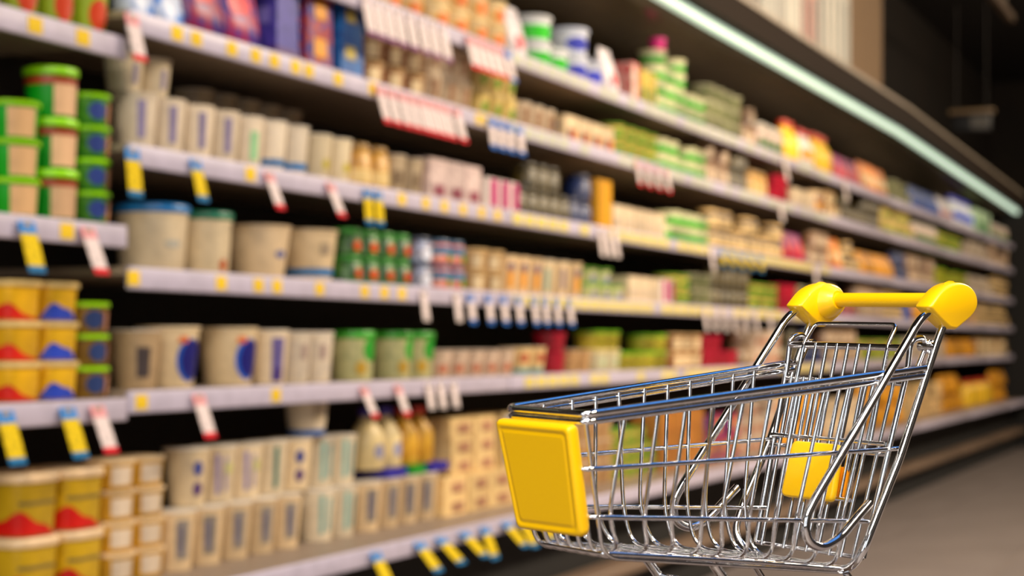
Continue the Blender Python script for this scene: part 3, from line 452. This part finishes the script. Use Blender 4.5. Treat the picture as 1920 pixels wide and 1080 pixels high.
# fifth shelf
put('M4', 222, 262, 'dark_beige_pot', 1, 2); put('M4', 268, 358, 'emblem_tub', 1); put('M4', 378, 472, 'emblem_tub', 1); put('M4', 478, 512, 'navy_stripe_cup', 1)
put('M4', 515, 622, 'plain_cup', 1, 2); put('M4', 628, 690, 'green_lid_cup', 1); put('M4', 716, 790, 'green_lid_cup', 1); put('M4', 794, 945, 'rose_pot', 1, 2)
put('M4', 950, 1008, 'teal_foot_pot', 1); put('M4', 1010, 1048, 'red_tub', 2); put('M4', 1051, 1090, 'tan_pot', 1); put('M4', 1092, 1145, 'cream_lid_tub', 1)
put('M4', 1092, 1145, 'green_tray_tub', 1, 1, 0.035, 0.003, 0.0705); put('M4', 1148, 1228, 'green_tray_tub', 2); put('M4', 1245, 1300, 'brown_tubs', 2); put('M4', 1304, 1368, 'red_tub', 2)
put('M4', 1372, 1400, 'brown_jar', 1); put('M4', 1403, 1450, 'rose_pot', 1); put('M4', 1453, 1490, 'dark_jar', 1); put('M4', 1493, 1530, 'navy_jar', 1); put('M4', 1533, 1600, 'brown_jar', 1); put('M4', 1603, 1680, 'lime_tub', 1); put('M4', 1683, 1760, 'ice_tub', 2)
put('M4', 1763, 1820, 'gold_pouch', 1); put('M4', 1823, 1890, 'brown_tubs', 1)
# bottom deck, cups stacked two high
ylow = 0.03
for a_, b_, k in ((270, 322, 'greyprint_cup'), (322, 400, 'greyprint_cup'), (400, 478, 'greyprint_cup'), (478, 560, 'greyprint_cup'), (560, 660, 'aqua_cup')): put('M5', a_, b_, k, 1)
for a_, b_, k, dz in ((322, 372, 'blue_mark_cup', .121), (374, 470, 'lilac_cup', .121), (472, 522, 'seagreen_cup', .121), (524, 560, 'blue_mark_cup', .121), (561, 660, 'aqua_cup', .119)):
    put('M5', a_, b_, k, 1, 1, 0.035, 0.003, dz)
put('M5', 548, 600, 'blue_rim_pot', 1, 1, 0.02, 0.003, 0.2402)
put('M5', 664, 800, 'greyprint_cup', 1); put('M5', 664, 722, 'indigo_tray', 1, 1, 0.03, 0.003, .121); put('M5', 724, 748, 'green_tray', 1, 1, 0.03, .003, .121); put('M5', 750, 800, 'indigo_tray', 1, 1, 0.03, .003, .121)
put('M5', 672, 735, 'milk_bottle', 1, 1, 0.04, .003, .1436); put('M5', 742, 795, 'amber_bottle', 1, 1, 0.045, .003, .1436)
put('M5', 804, 955, 'butter_box', 2, 1); put('M5', 804, 900, 'butter_box', 3, 1, 0.035, 0.003, .1011); put('M5', 902, 955, 'butter_blue', 3, 1, 0.035, 0.003, .1011)
put('M5', 960, 1040, 'ochre_box', 3); put('M5', 1044, 1130, 'tan_pot', 3); put('M5', 1134, 1210, 'lime_tub', 3); put('M5', 1214, 1290, 'ochre_box', 3); put('M5', 1294, 1370, 'red_box', 2)
put('M5', 1374, 1450, 'rose_pot', 3); put('M5', 1454, 1530, 'gold_pouch', 1); put('M5', 1534, 1600, 'cream_box', 2); put('M5', 1604, 1680, 'gold_pouch', 1); put('M5', 1684, 1750, 'butter_box', 4)
put('M5', 1754, 1800, 'gold_pouch', 1); put('M5', 1803, 1850, 'yellow_bottle', 1); put('M5', 1853, 1890, 'gold_pouch', 1)
# goods on the case roof
put('TOP', 1385, 1462, 'tall_white_carton', 1, 1, -0.055); put('TOP', 1464, 1490, 'tall_pink_carton', 1, 1, -0.055); put('TOP', 1492, 1556, 'tall_white_carton', 1, 1, -0.055)

def inview(x, y): return 960 + FPX * math.tan(A - math.atan2(DIST + y, x)) > -45
PLACED = [p for p in PLACED if inview(p[5], p[6])]
cnt = {}
PLACED.sort(key=lambda p: p[5])
tot = {}
for p in PLACED: tot[(p[0], p[1], round(p[7], 3), p[4])] = tot.get((p[0], p[1], round(p[7], 3), p[4]), 0) + 1
lv = {}
for p in PLACED: lv.setdefault((p[0], p[1], p[4]), set()).add(round(p[7], 3))
for shelf, key, t, tiers, r, x, y, z in PLACED:
    T = TY[key]; k = (shelf, key, round(z, 3), r); i = cnt.get(k, 0); cnt[k] = i + 1
    levels = sorted(lv[(shelf, key, r)]); li = levels.index(round(z, 3)); nl = len(levels)
    tier = '' if nl == 1 else (['lower', 'upper'][li] if nl == 2 else (['bottom', 'middle', 'top'][li] if nl == 3 else ordn(li))) + '-layer '
    pos = '' if tot[k] == 1 else ordn(i) + ' from left '
    lab = T['look'] + ', ' + (tier + pos).strip() + (' ' if tier or pos else '') + ('back row ' if r else '') + 'on ' + SHN[shelf]
    near = x < 5.6
    parts = proto(key, near)
    if len(parts) == 1:
        o = link(NAMES[T['cat']], parts[0][1], None, (x, y, z))
    else:
        o = empty(NAMES[T['cat']], (x, y, z))
        for nm, me in parts: link(nm, me, o)
    o.rotation_euler = (0, 0, random.uniform(-.04, .04) if T['shape'] == 'box' else random.uniform(-.12, .12) if T.get('n', 2) == 2 and T['shape'] != 'pouch' else random.uniform(-.03, .03))
    tag(o, lab.replace('  ', ' '), T['cat'], 'facings of ' + T['look'] + ' on the ' + SHN[shelf])

# ------------------------------------------------------------------ price labels and hanging tags on the rails
def rail_front(shelf): return (-0.1622, 0.392) if shelf == 'M5' else (-0.0122, Z[shelf])
lab_me = {}
def label_mesh(w_, pale=False):
    c_ = (240, 200, 40) if w_ < .05 else ((196, 196, 172) if pale else (226, 205, 100))
    if (w_, pale) not in lab_me:
        q = MB(); q.box(-w_ / 2, w_ / 2, -0.0012, 0, -.0135, .0135, mat(c_, 0.7, vary=0.06, spec=.2), 0.0); lab_me[(w_, pale)] = q.mesh('price_label')
    return lab_me[(w_, pale)]
LBL = {'L1': [55, 145], 'L2': [115], 'M1': [322, 358, 425, 470, 505, 545, 570, 625, 690, 890, 905],
       'M2': [460, 745, 790, 825, 860, 895, 925], 'M3': [240, 405, 475, 510, 590, 675, 712, 745], 'M4': [255, 508], 'M0': []}
SPX = lambda s_: 960 + FPX * math.tan(A - math.atan2(DIST, s_))
rl = random.Random(3)
for shf in ('M0', 'M1', 'M2', 'M3', 'M4'):
    for i in range(44):
        if rl.random() < 0.78: LBL[shf].append(SPX(4.36 + i * 0.085))
LC = {}
for shf, xs in LBL.items():
    for i, px in enumerate(xs):
        y, z = rail_front(shf); pale = px > 960 and shf in ('M0', 'M1')
        o = link('price_label', label_mesh(0.036 if px < 940 else 0.064, pale), None, (S(px), y, z)); cn = 'pale green-white' if pale else ('small yellow' if px < 940 else 'wide yellow')
        k = (shf, cn); LC[k] = LC.get(k, -1) + 1
        tag(o, '%s price label, %s from left on the rail of the %s' % (cn, ordn(LC[k]), SHN[shf]), 'price label', cn + ' price labels on the ' + SHN[shf])
yel = (232, 198, 0); wh = (236, 218, 214)
STY = {'y': (yel, (60, 140, 215), (30, 110, 160), 'yellow hanging tag with blue ends'), 'p': (wh, (236, 160, 164), (212, 30, 42), 'white hanging tag with red foot'),
       'b': (wh, (70, 130, 215), (40, 100, 180), 'white hanging tag with blue ends'), 'v': (wh, (232, 214, 216), (130, 80, 120), 'white hanging tag with violet foot'),
       'w': (wh, wh, (210, 195, 190), 'plain white hanging tag')}
tagm = {}
def tag_parts(st, w_, h_):
    k = (st, w_, h_)
    if k not in tagm:
        c_ = STY[st]; out = []
        q = MB(); q.box(-w_ / 2, w_ / 2, -.0012, 0, -h_ + .012, -.016, mat(c_[0], .7, c2=tuple(int(v * .86) for v in c_[0]), scale=90, spec=.2)); out.append(('body', q.mesh('body')))
        q = MB(); q.box(-w_ / 2, w_ / 2, -.0014, .0002, -.016, .0055, mat(c_[1], .7, spec=.2)); out.append(('header', q.mesh('header')))
        q = MB(); q.box(-w_ / 2, w_ / 2, -.0014, .0002, -h_, -h_ + .012, mat(c_[2], .7, spec=.2)); out.append(('footer', q.mesh('footer')))
        tagm[k] = out
    return tagm[k]
TAGS = [('L2', 45, 'y', .042, .085, 16), ('L3', 5, 'y', .042, .088, 18), ('L3', 122, 'y', .042, .088, 20), ('L2', 160, 'p', .04, .085, 22), ('L3', 178, 'p', .04, .085, 22),
        ('M2', 243, 'y', .042, .085, 6), ('M2', 362, 'y', .036, .08, 14), ('M2', 685, 'y', .036, .078, 5), ('M2', 705, 'y', .036, .078, 5),
        ('M1', 242, 'p', .04, .085, 14), ('M2', 500, 'p', .034, .08, 22), ('M2', 615, 'p', .034, .08, 24), ('M4', 368, 'p', .04, .085, 20), ('M4', 678, 'p', .032, .075, 26), ('M4', 742, 'p', .032, .075, 22)]
TAGS += [('M1', x, 'p', .04, .088, 16) for x in (708, 728, 748, 766, 784, 800, 816, 832, 852)]
TAGS += [('M0', x, 'v', .045, .09, 12) for x in (682, 702, 722, 742, 764, 786, 806, 826)] + [('M0', x, 'p', .04, .085, 14) for x in (876, 890, 904, 918, 932)] + [('M0', 948, 'b', .04, .085, 14)]
TAGS += [('M1', x, 'b', .04, .078, 8) for x in (917, 934, 951, 970)] + [('M3', x, 'b', .036, .075, 8) for x in (878, 912, 940, 968, 998, 1018, 1040, 1064)]
TAGS += [('M3', x, 'w', .034, .07, 8) for x in (790, 852)] + [('M2', x, 'w', .036, .08, 8) for x in (1122, 1136, 1150)] + [('M1', x, 'p', .036, .08, 10) for x in (1192, 1210, 1228, 1246)]
TAGS += [('M4', x, 'w', .034, .06, 10) for x in (800, 822, 846)] + [('M3', x, 'w', .036, .08, 10) for x in (1318, 1336, 1354, 1372, 1392, 1412, 1440)]
TAGS += [('M2', 1330, 'w', .036, .08, 10)] + [('M2', x, 'y', .05, .06, 5) for x in (1352, 1370, 1388, 1406, 1424)] + [('M0', 1468, 'w', .05, .1, 10), ('M0', 1580, 'w', .05, .1, 10), ('M2', 1525, 'w', .05, .1, 10), ('M1', 1460, 'w', .05, .08, 10)]
TAGS += [('M5', x, 'y', .044, .080, sw) for x, sw in ((700, 28), (782, 40), (822, 46), (866, 48), (905, 22), (945, 45), (975, 30), (1010, 30))]
q = MB(); q.box(-.008, .008, -.003, .0051, -.004, .004, m_edge); clip_me = q.mesh('clip')
q = MB(); q.box(-.008, .008, -.003, .0068, -.004, .004, m_edge); clip_low = q.mesh('clip')
TAGS.sort(key=lambda t: t[1]); tc_ = {}; tt_ = {}
for t in TAGS: tt_[(t[0], t[2])] = tt_.get((t[0], t[2]), 0) + 1
for shf, px, st, w_, h_, sw in TAGS:
    y, z = rail_front(shf); k = (shf, st); i = tc_.get(k, 0); tc_[k] = i + 1
    o = empty('hanging_price_tag', (S(px, y), y - 0.0052, z + 0.004)); o.rotation_euler = (R_(-sw), 0, 0)
    for nm, me in tag_parts(st, w_, h_): link(nm, me, o)
    cl = link('clip', clip_low if shf == 'M5' else clip_me, o); cl.rotation_euler = (R_(sw), 0, 0)
    tag(o, STY[st][3] + (', %s from left' % ordn(i) if tt_[k] > 1 else ',') + ' on rail of ' + SHN[shf], 'price tag', STY[st][3] + 's on the ' + SHN[shf])

# ------------------------------------------------------------------ things above the case
q = MB(); xa = S(1566, .0); q.box(xa, xa + 1.0, -0.02, 0.5, 2.156, 3.599, mat((120, 92, 60), .7)); tag(q.build('wall_column'), 'brown boxed column standing on the case roof beside the cartons', 'column')
sg = empty('hanging_sign', (12.0, -.06, 2.31)); tag(sg, 'small dark sign box hanging above the far end of the case', 'sign')
q = MB(); q.box(-.03, .03, -.13, .13, 0, .12, mat((40, 40, 42), .4), .01); q.build('sign_box', sg)
q = MB(); q.box(-.032, -.0301, -.12, 0.0, .02, .10, mat((96, 92, 86), .4)); q.build('sign_face', sg)
q = MB(); q.box(-.045, .045, -.15, .15, .1202, .15, mat((132, 108, 78), .5), .006); q.build('sign_frame', sg)
for y in (-.1, .1):
    q = MB(); q.tube([(0, y, .149), (0, y, 1.289)], .0025, m_case, 8); q.build('hanger_rod', sg)
q = MB(); q.box(6, 12.9, -.23, -.17, 3.2, 3.26, mat((120, 100, 82), .5), .006)
for x in (6.3, 9.5, 12.6): q.tube([(x, -.2, 3.255), (x, -.2, 3.6)], .008, m_edge, 8)
tag(q.build('ceiling_light_track'), 'unlit grey light track hanging under the dark ceiling', 'light track')

# ------------------------------------------------------------------ shopping cart
KS = 0.80
TH, RO = 0.68887067, -0.02325738
uc = Vector((-math.cos(TH), -math.sin(TH), 0)); vc = Vector((math.sin(TH), -math.cos(TH), 0)); zc = Vector((0, 0, 1))
v2 = vc * math.cos(RO) + zc * math.sin(RO); z2 = -vc * math.sin(RO) + zc * math.cos(RO)
c2w = lambda p: RGT * p.x + FWD * p.y + UP * p.z
U3, V3, Z3 = c2w(uc), c2w(v2), c2w(z2)
ZG = -0.225                                        # wheel contact height in cart units
org = CAM + c2w(Vector((0.2, 1.0, 0))) * KS + Z3 * (ZG * KS)
cart = bpy.data.objects.new('shopping_cart', None); COL.objects.link(cart)
# local axes: x = along the cart to its front, y = to the side away from the viewer, z = up
cart.matrix_world = Matrix(((U3.x, -V3.x, Z3.x, org.x), (U3.y, -V3.y, Z3.y, org.y), (U3.z, -V3.z, Z3.z, org.z), (0, 0, 0, 1)))
tag(cart, 'miniature chrome wire shopping cart with yellow plastic handle and front panel', 'shopping cart')
def C(u, v, z): return Vector((u * KS, -v * KS, (z - ZG) * KS))
def fillet(pts, r, n=5):
    pts = [Vector(p) for p in pts]; out = [pts[0]]
    rr = r if isinstance(r, (list, tuple)) else [r] * (len(pts) - 2)
    for i in range(1, len(pts) - 1):
        a, p, b_ = pts[i - 1], pts[i], pts[i + 1]; d1 = (a - p); d2 = (b_ - p); k = min(rr[i - 1], d1.length * .48, d2.length * .48)
        if k < 1e-5: out.append(p); continue
        p1 = p + d1.normalized() * k; p2 = p + d2.normalized() * k
        for j in range(n + 1):
            t = j / n; out.append(p1 * (1 - t) ** 2 + p * 2 * t * (1 - t) + p2 * t * t)
    return out + [pts[-1]]
m_chr = mat((236, 236, 238), 0.07, 1.0, c2=(225, 225, 228), scale=300)
m_yel = mat((255, 200, 0), 0.38, c2=(252, 195, 0), scale=8, coat=0.15)
def rod(name, pts, r, fr=0.006, seg=10, par=None, lab=None):
    q = MB(); q.tube(fillet([C(*p) for p in pts], fr * KS), r * KS, m_chr, seg)
    o = q.build(name, par or cart)
    if lab: o['label'] = lab
    return o
def mir(pts): return [(u, -v, z) for u, v, z in reversed(pts)]
RT, RM, RW = 0.0019, 0.00125, 0.00112
# rim, two stacked rods running all round the sides and the front
top = [(-.0034, .0490, -.0124), (.2372, .0302, -.0335)]
rod('rim_rod', top + mir(top), .0020, .007, 12)
low = [(-.004, .0487, -.0165), (.2372, .0299, -.0372)]
rod('rim_rod', low + mir(low), .0017, .007, 12)
mid = [(.0123, .0440, -.0577), (.2352, .0283, -.0604)]
rod('hoop_wire', mid + mir(mid), RM, .007)
lw = [(.0271, .0395, -.0984), (.125, .0333, -.0914), (.228, .0266, -.0843)]
rod('hoop_wire', lw + mir(lw), RM, .007)
bt = [(.0417, .0350, -.1248), (.1224, .0305, -.1141), (.2185, .0250, -.1031)]
rod('bottom_rail', bt + [(.0417 + .1768, .0, -.1031)] + mir(bt), RM, .005)
tops = [(.2113, .0321, -.0314), (.1902, .0337, -.0295), (.1721, .0352, -.0279), (.1538, .0366, -.0263), (.1329, .0383, -.0245), (.1134, .0398, -.0227), (.0941, .0413, -.021), (.0735, .043, -.0192), (.0552, .0444, -.0176), (.0357, .0459, -.0159)]
mids = [(.2166, .027, -.0858), (.1938, .0284, -.0885), (.1765, .0298, -.0879), (.1549, .0311, -.0897), (.1419, .032, -.0904), (.1218, .0333, -.0916), (.1028, .0346, -.0925), (.0872, .0356, -.0942), (.0701, .0367, -.0958), (.0522, .0378, -.0975)]
bots = [(.2050, .0262, -.1050), (.1865, .0275, -.1066), (.1690, .0285, -.1084), (.1520, .0296, -.1104), (.1350, .0306, -.1122), (.1180, .0316, -.1144), (.0995, .0326, -.1166), (.0840, .0336, -.1186), (.0660, .0346, -.1212), (.0490, .0355, -.1240)]
tp = top[0]
for a_, m_, b_ in zip(tops, mids, bots):
    # centre-lines sit just inside the hoops they are welded to
    k = [(a_[0], a_[1] - .001, a_[2] - .001), (m_[0], m_[1] - .0016, m_[2]), (b_[0], b_[1] - .004, b_[2] + .0012)]
    rod('side_wire', k + mir(k), RW, .011)
for i in range(7):                                  # front wires bend under and run back along the floor
    s_ = (i - 3) / 3
    rod('floor_wire', [(.2356, s_ * .0285, -.036), (.2196, s_ * .0252, -.1050), (.0417, s_ * .0335, -.1265)], RW, .010)
# rear gate, tilted
def gate(z): return .008 - .29 * (z + .018)
rod('gate_rod', [(gate(-.118) , -.040, -.118), (gate(-.014), -.0445, -.014), (.0045, -.0445, .0035), (-.0065, -.0445, .0050), (-.0108, -.0445, .0)], .0017, .006, 12)
rod('gate_rod', [(gate(-.118) , .040, -.118), (gate(-.014), .0445, -.014), (.0045, .0445, .0035), (-.0065, .0445, .0050), (-.0108, .0445, .0)], .0017, .006, 12)
for z in (-.0215, -.061, -.118): rod('gate_cross_rod', [(gate(z), -.0435 + (-.018 - z) * .04, z), (gate(z), .0435 - (-.018 - z) * .04, z)], .0013)
for i in range(9): 
    s_ = (i - 4) / 4.6; rod('gate_wire', [(gate(-.0205) + .0016, s_ * .0435, -.0205), (gate(-.119) + .0016, s_ * .039, -.119)], RW)
# folded child seat in front of the gate
def seat(z): return .0075 - .27 * z
hp = [(seat(-.056), .0315, -.056), (seat(.0005) , .031, .0005), (-.0015, .0302, .0118)]
rod('seat_hoop', hp + mir(hp), .00125, .004)
rod('seat_hinge_bar', [(.0065, -.0425, -.0012), (.0065, .0405, -.0012)], .0021, .001, 12)
rod('seat_cross_bar', [(seat(-.055), -.042, -.055), (seat(-.055), .042, -.055)], .0013)
for v_ in (-.0215, -.0135, -.0055, .0025, .0105, .0185): rod('seat_wire', [(seat(0), v_, 0.0), (seat(-.088), v_ * .95, -.088)], RW)
rod('seat_cross_bar', [(seat(-.0875), -.025, -.0875), (seat(-.0875), .025, -.0875)], .0012)
# yellow seat flap
def rounded(pts, r, n=4):
    P = [Vector(p) for p in pts]; out = []
    for i in range(len(P)):
        a, p, b_ = P[i - 1], P[i], P[(i + 1) % len(P)]; rr = r[i] if isinstance(r, (list, tuple)) else r
        p1 = p + (a - p).normalized() * min(rr, (a - p).length * .49); p2 = p + (b_ - p).normalized() * min(rr, (b_ - p).length * .49)
        for j in range(n + 1):
            t = j / n; out.append(p1 * (1 - t) ** 2 + p * 2 * t * (1 - t) + p2 * t * t)
    return out
def plate(q, outline, nrm, th, m, bev=.25, inset=None):
    """solid rounded plate; outline centre-plane points, nrm direction, th thickness; optional raised frame ring"""
    c_ = sum(outline, Vector()) / len(outline); n = len(outline); b_ = th * bev
    def ring(d, ins): return [p + (c_ - p).normalized() * ins + nrm * d for p in outline]
    rs = [ring(-th / 2, b_), ring(-th / 2 + b_, 0), ring(th / 2 - b_, 0), ring(th / 2 - b_ * .3, b_ * .35), ring(th / 2, b_)]
    if inset: rs += [ring(th / 2, inset), ring(th / 2 - inset * .09, inset * 1.12), ring(th / 2 - inset * .09, inset * 1.55), ring(th / 2 - inset * .02, inset * 1.7), ring(th / 2 - inset * .02, inset * 2.1)]
    vs = [p for g in rs for p in g]; k = len(rs)
    fs = [(i * n + j, i * n + (j + 1) % n, (i + 1) * n + (j + 1) % n, (i + 1) * n + j) for i in range(k - 1) for j in range(n)]
    fs += [tuple(range(n - 1, -1, -1)), tuple((k - 1) * n + j for j in range(n))]
    q.add(vs, fs, m, True)
q = MB(); off = .006
ol = rounded([C(seat(-.057) + off, -.0185, -.057), C(seat(-.057) + off, .0175, -.057), C(seat(-.089) + off, .0190, -.089), C(seat(-.089) + off, -.0195, -.089)], .004 * KS)
nn = (ol[0] - ol[7]).cross(ol[3] - ol[12]).normalized()
if nn.x < 0: nn = -nn
plate(q, ol, nn, .0055 * KS, m_yel, .3)
o = q.build('seat_flap', cart); o['label'] = 'yellow plastic seat flap'
q = MB(); ol = rounded([C(seat(-.070) - .002, .0, -.070), C(seat(-.070) - .002, .019, -.070), C(seat(-.088) - .002, .019, -.088), C(seat(-.088) - .002, .0, -.088)], .003 * KS)
plate(q, ol, nn, .004 * KS, mat((245, 150, 10), .4), .3); o = q.build('flap_shade_piece', cart); o['label'] = 'side piece behind the flap with its shade coloured orange'  # orange stands in for shade on the flap's side piece
# front panel
q = MB(); fo = .0062
def fp(v_, z_): return C(.24474 + .2327 * z_ + fo, v_, z_)
ol = rounded([fp(-.0300, -.0386), fp(.0272, -.0386), fp(.0238, -.0940), fp(-.0270, -.0948)], [.0025 * KS, .003 * KS, .004 * KS, .0035 * KS])
nf = (ol[0] - ol[7]).cross(ol[2] - ol[12]).normalized()
if nf.x < 0: nf = -nf
plate(q, ol, nf, .0075 * KS, m_yel, .3, .0042 * KS)
o = q.build('front_panel', cart); o['label'] = 'blank yellow plastic front panel with raised frame'
# frame rods with hooks
rA = [(-.0085, .0492, .0212), (.0039, .0492, .0140), (.0125, .0492, .0040), (.0706, .0492, -.0606), (.0908, .0492, -.0829), (.0975, .0492, -.0925), (.0955, .0492, -.1030), (.0840, .0492, -.1082), (.0690, .0492, -.1040), (.0575, .0492, -.0954), (.0442, .0492, -.0860)]
rB = [(-.0215, .0492, .0160), (-.0185, .0492, .0110), (-.0138, .0490, .0027), (.0181, .0490, -.0628), (.0391, .0490, -.0966), (.0475, .0480, -.1130), (.0450, .0380, -.1240), (.0417, .0300, -.1275)]
fixm = lambda P, s_: [(u, v * s_, z) for u, v, z in P]
for s_ in (1, -1):
    rod('hook_rod', fixm(rA, s_), .00245, .009, 14)
    rod('frame_rod', fixm(rB[:-2] + [(.0462, .038, -.1240), (.0462, .0, -.1262)], s_), .00235, .007, 14)
    # pivot bolts of the gate
    q = MB()
    q.tube([C(-.0110, s_ * .050, -.0005), C(-.0110, s_ * .039, -.0005)], .0026 * KS, m_chr, 12)
    q.tube([C(-.0110, s_ * .0470, -.0005), C(-.0110, s_ * .0440, -.0005)], .0042 * KS, m_chr, 12)
    q.build('pivot_bolt', cart)
    rod('pivot_stub', [(-.0105, .0435 * s_, -.001), (-.0035, .0435 * s_, -.0125)], .0016)
    # handle caps: rounded drop shape in the side plane
    raw = [(-.0005, .0222), (-.0100, .0312), (-.0186, .0352), (-.0286, .0368), (-.0385, .0350), (-.0450, .0298), (-.0462, .0232), (-.0412, .0175), (-.0330, .0130), (-.0258, .0094), (-.0200, .0100), (-.0085, .0165)]
    ol = rounded([C(a_, .0480 * s_, b_) for a_, b_ in raw], [(.0012 if q_ in (0, 9, 10) else .0045) * KS for q_ in range(12)], 3)
    q = MB(); plate(q, ol, Vector((0, -s_, 0)), .0120 * KS, m_yel, .16)
    pc = C(-.0270, 0, .0262)                       # inner cone that meets the handle bar
    q.tube([C(-.0270, .0470 * s_, .0250), C(-.0270, .0385 * s_, .0256), C(-.0270, .034 * s_, .0262)], [.0125 * KS, .0092 * KS, .0058 * KS], m_yel, 20)
    o = q.build('handle_cap', cart); o['label'] = 'yellow plastic end cap'
q = MB(); q.tube([C(-.0270, .0400, .0262), C(-.0270, -.0400, .0262)], .0043 * KS, m_yel, 20); o = q.build('handle_bar', cart); o['label'] = 'yellow round push handle'
# undercarriage and casters
for s_ in (1, -1):
    rod('chassis_rod', [(.145, .027 * s_, -.1120), (.127, .027 * s_, -.131), (.095, .030 * s_, -.178), (.000, .040 * s_, -.188), (-.035, .040 * s_, -.188)], .0027, .01, 12)
    rod('chassis_rod', [(.095, .030 * s_, -.178), (.200, .022 * s_, -.188)], .0018, .01, 12)
    rod('chassis_strut', [(.047, .036 * s_, -.126), (-.012, .040 * s_, -.188)], .0020, .008, 12)
    for (cu, cv) in ((.196, .022), (-.026, .040)):
        q = MB()
        q.tube([C(cu, cv * s_, -.186), C(cu, cv * s_, -.199)], .003 * KS, m_chr, 12)
        for d in (-1, 1): q.tube([C(cu, (cv + d * .0045) * s_, -.198), C(cu - .004, (cv + d * .0045) * s_, -.2135)], .0011 * KS, m_chr, 8)
        q.tube([C(cu, (cv - .0052) * s_, -.198), C(cu, (cv + .0052) * s_, -.198)], .0014 * KS, m_chr, 8)
        fk = q.build('caster_fork', cart)
        q = MB(); q.tube([C(cu - .004, cv * s_ - .003, -.2135), C(cu - .004, cv * s_ - .0024, -.2135), C(cu - .004, cv * s_ + .0024, -.2135), C(cu - .004, cv * s_ + .003, -.2135)], [.0100 * KS, .0113 * KS, .0113 * KS, .0100 * KS], mat((30, 30, 32), .5), 24)
        q.build('wheel', fk)
rod('chassis_cross_rod', [(.130, -.027, -.128), (.130, .027, -.128)], .0016)
rod('chassis_cross_rod', [(.0, -.040, -.188), (.0, .040, -.188)], .0016)
# plinth the little cart stands on (below the frame)
mid_ = cart.matrix_world @ C(.09, 0, ZG)
pl = empty('display_plinth', (mid_.x, mid_.y, 0), math.atan2(U3.y, U3.x)); tag(pl, 'slim dark plinth under the miniature shopping cart', 'plinth')
zt = mid_.z - .0002
q = MB(); q.box(-.125, .125, -.06, .06, -.016, 0, mat((70, 52, 38), .5, c2=(58, 42, 30), scale=20), .002); o = q.build('top_board', pl)
o.location = (0, 0, zt)
o.rotation_euler = (cart.matrix_world.to_euler().x, 0, 0)
q = MB(); q.box(-.09, .09, -.04, .04, 0.02, zt - .0185, m_case, .004); q.build('column', pl)
q = MB(); q.box(-.15, .15, -.12, .12, 0, .02, m_case, .004); q.build('foot', pl)
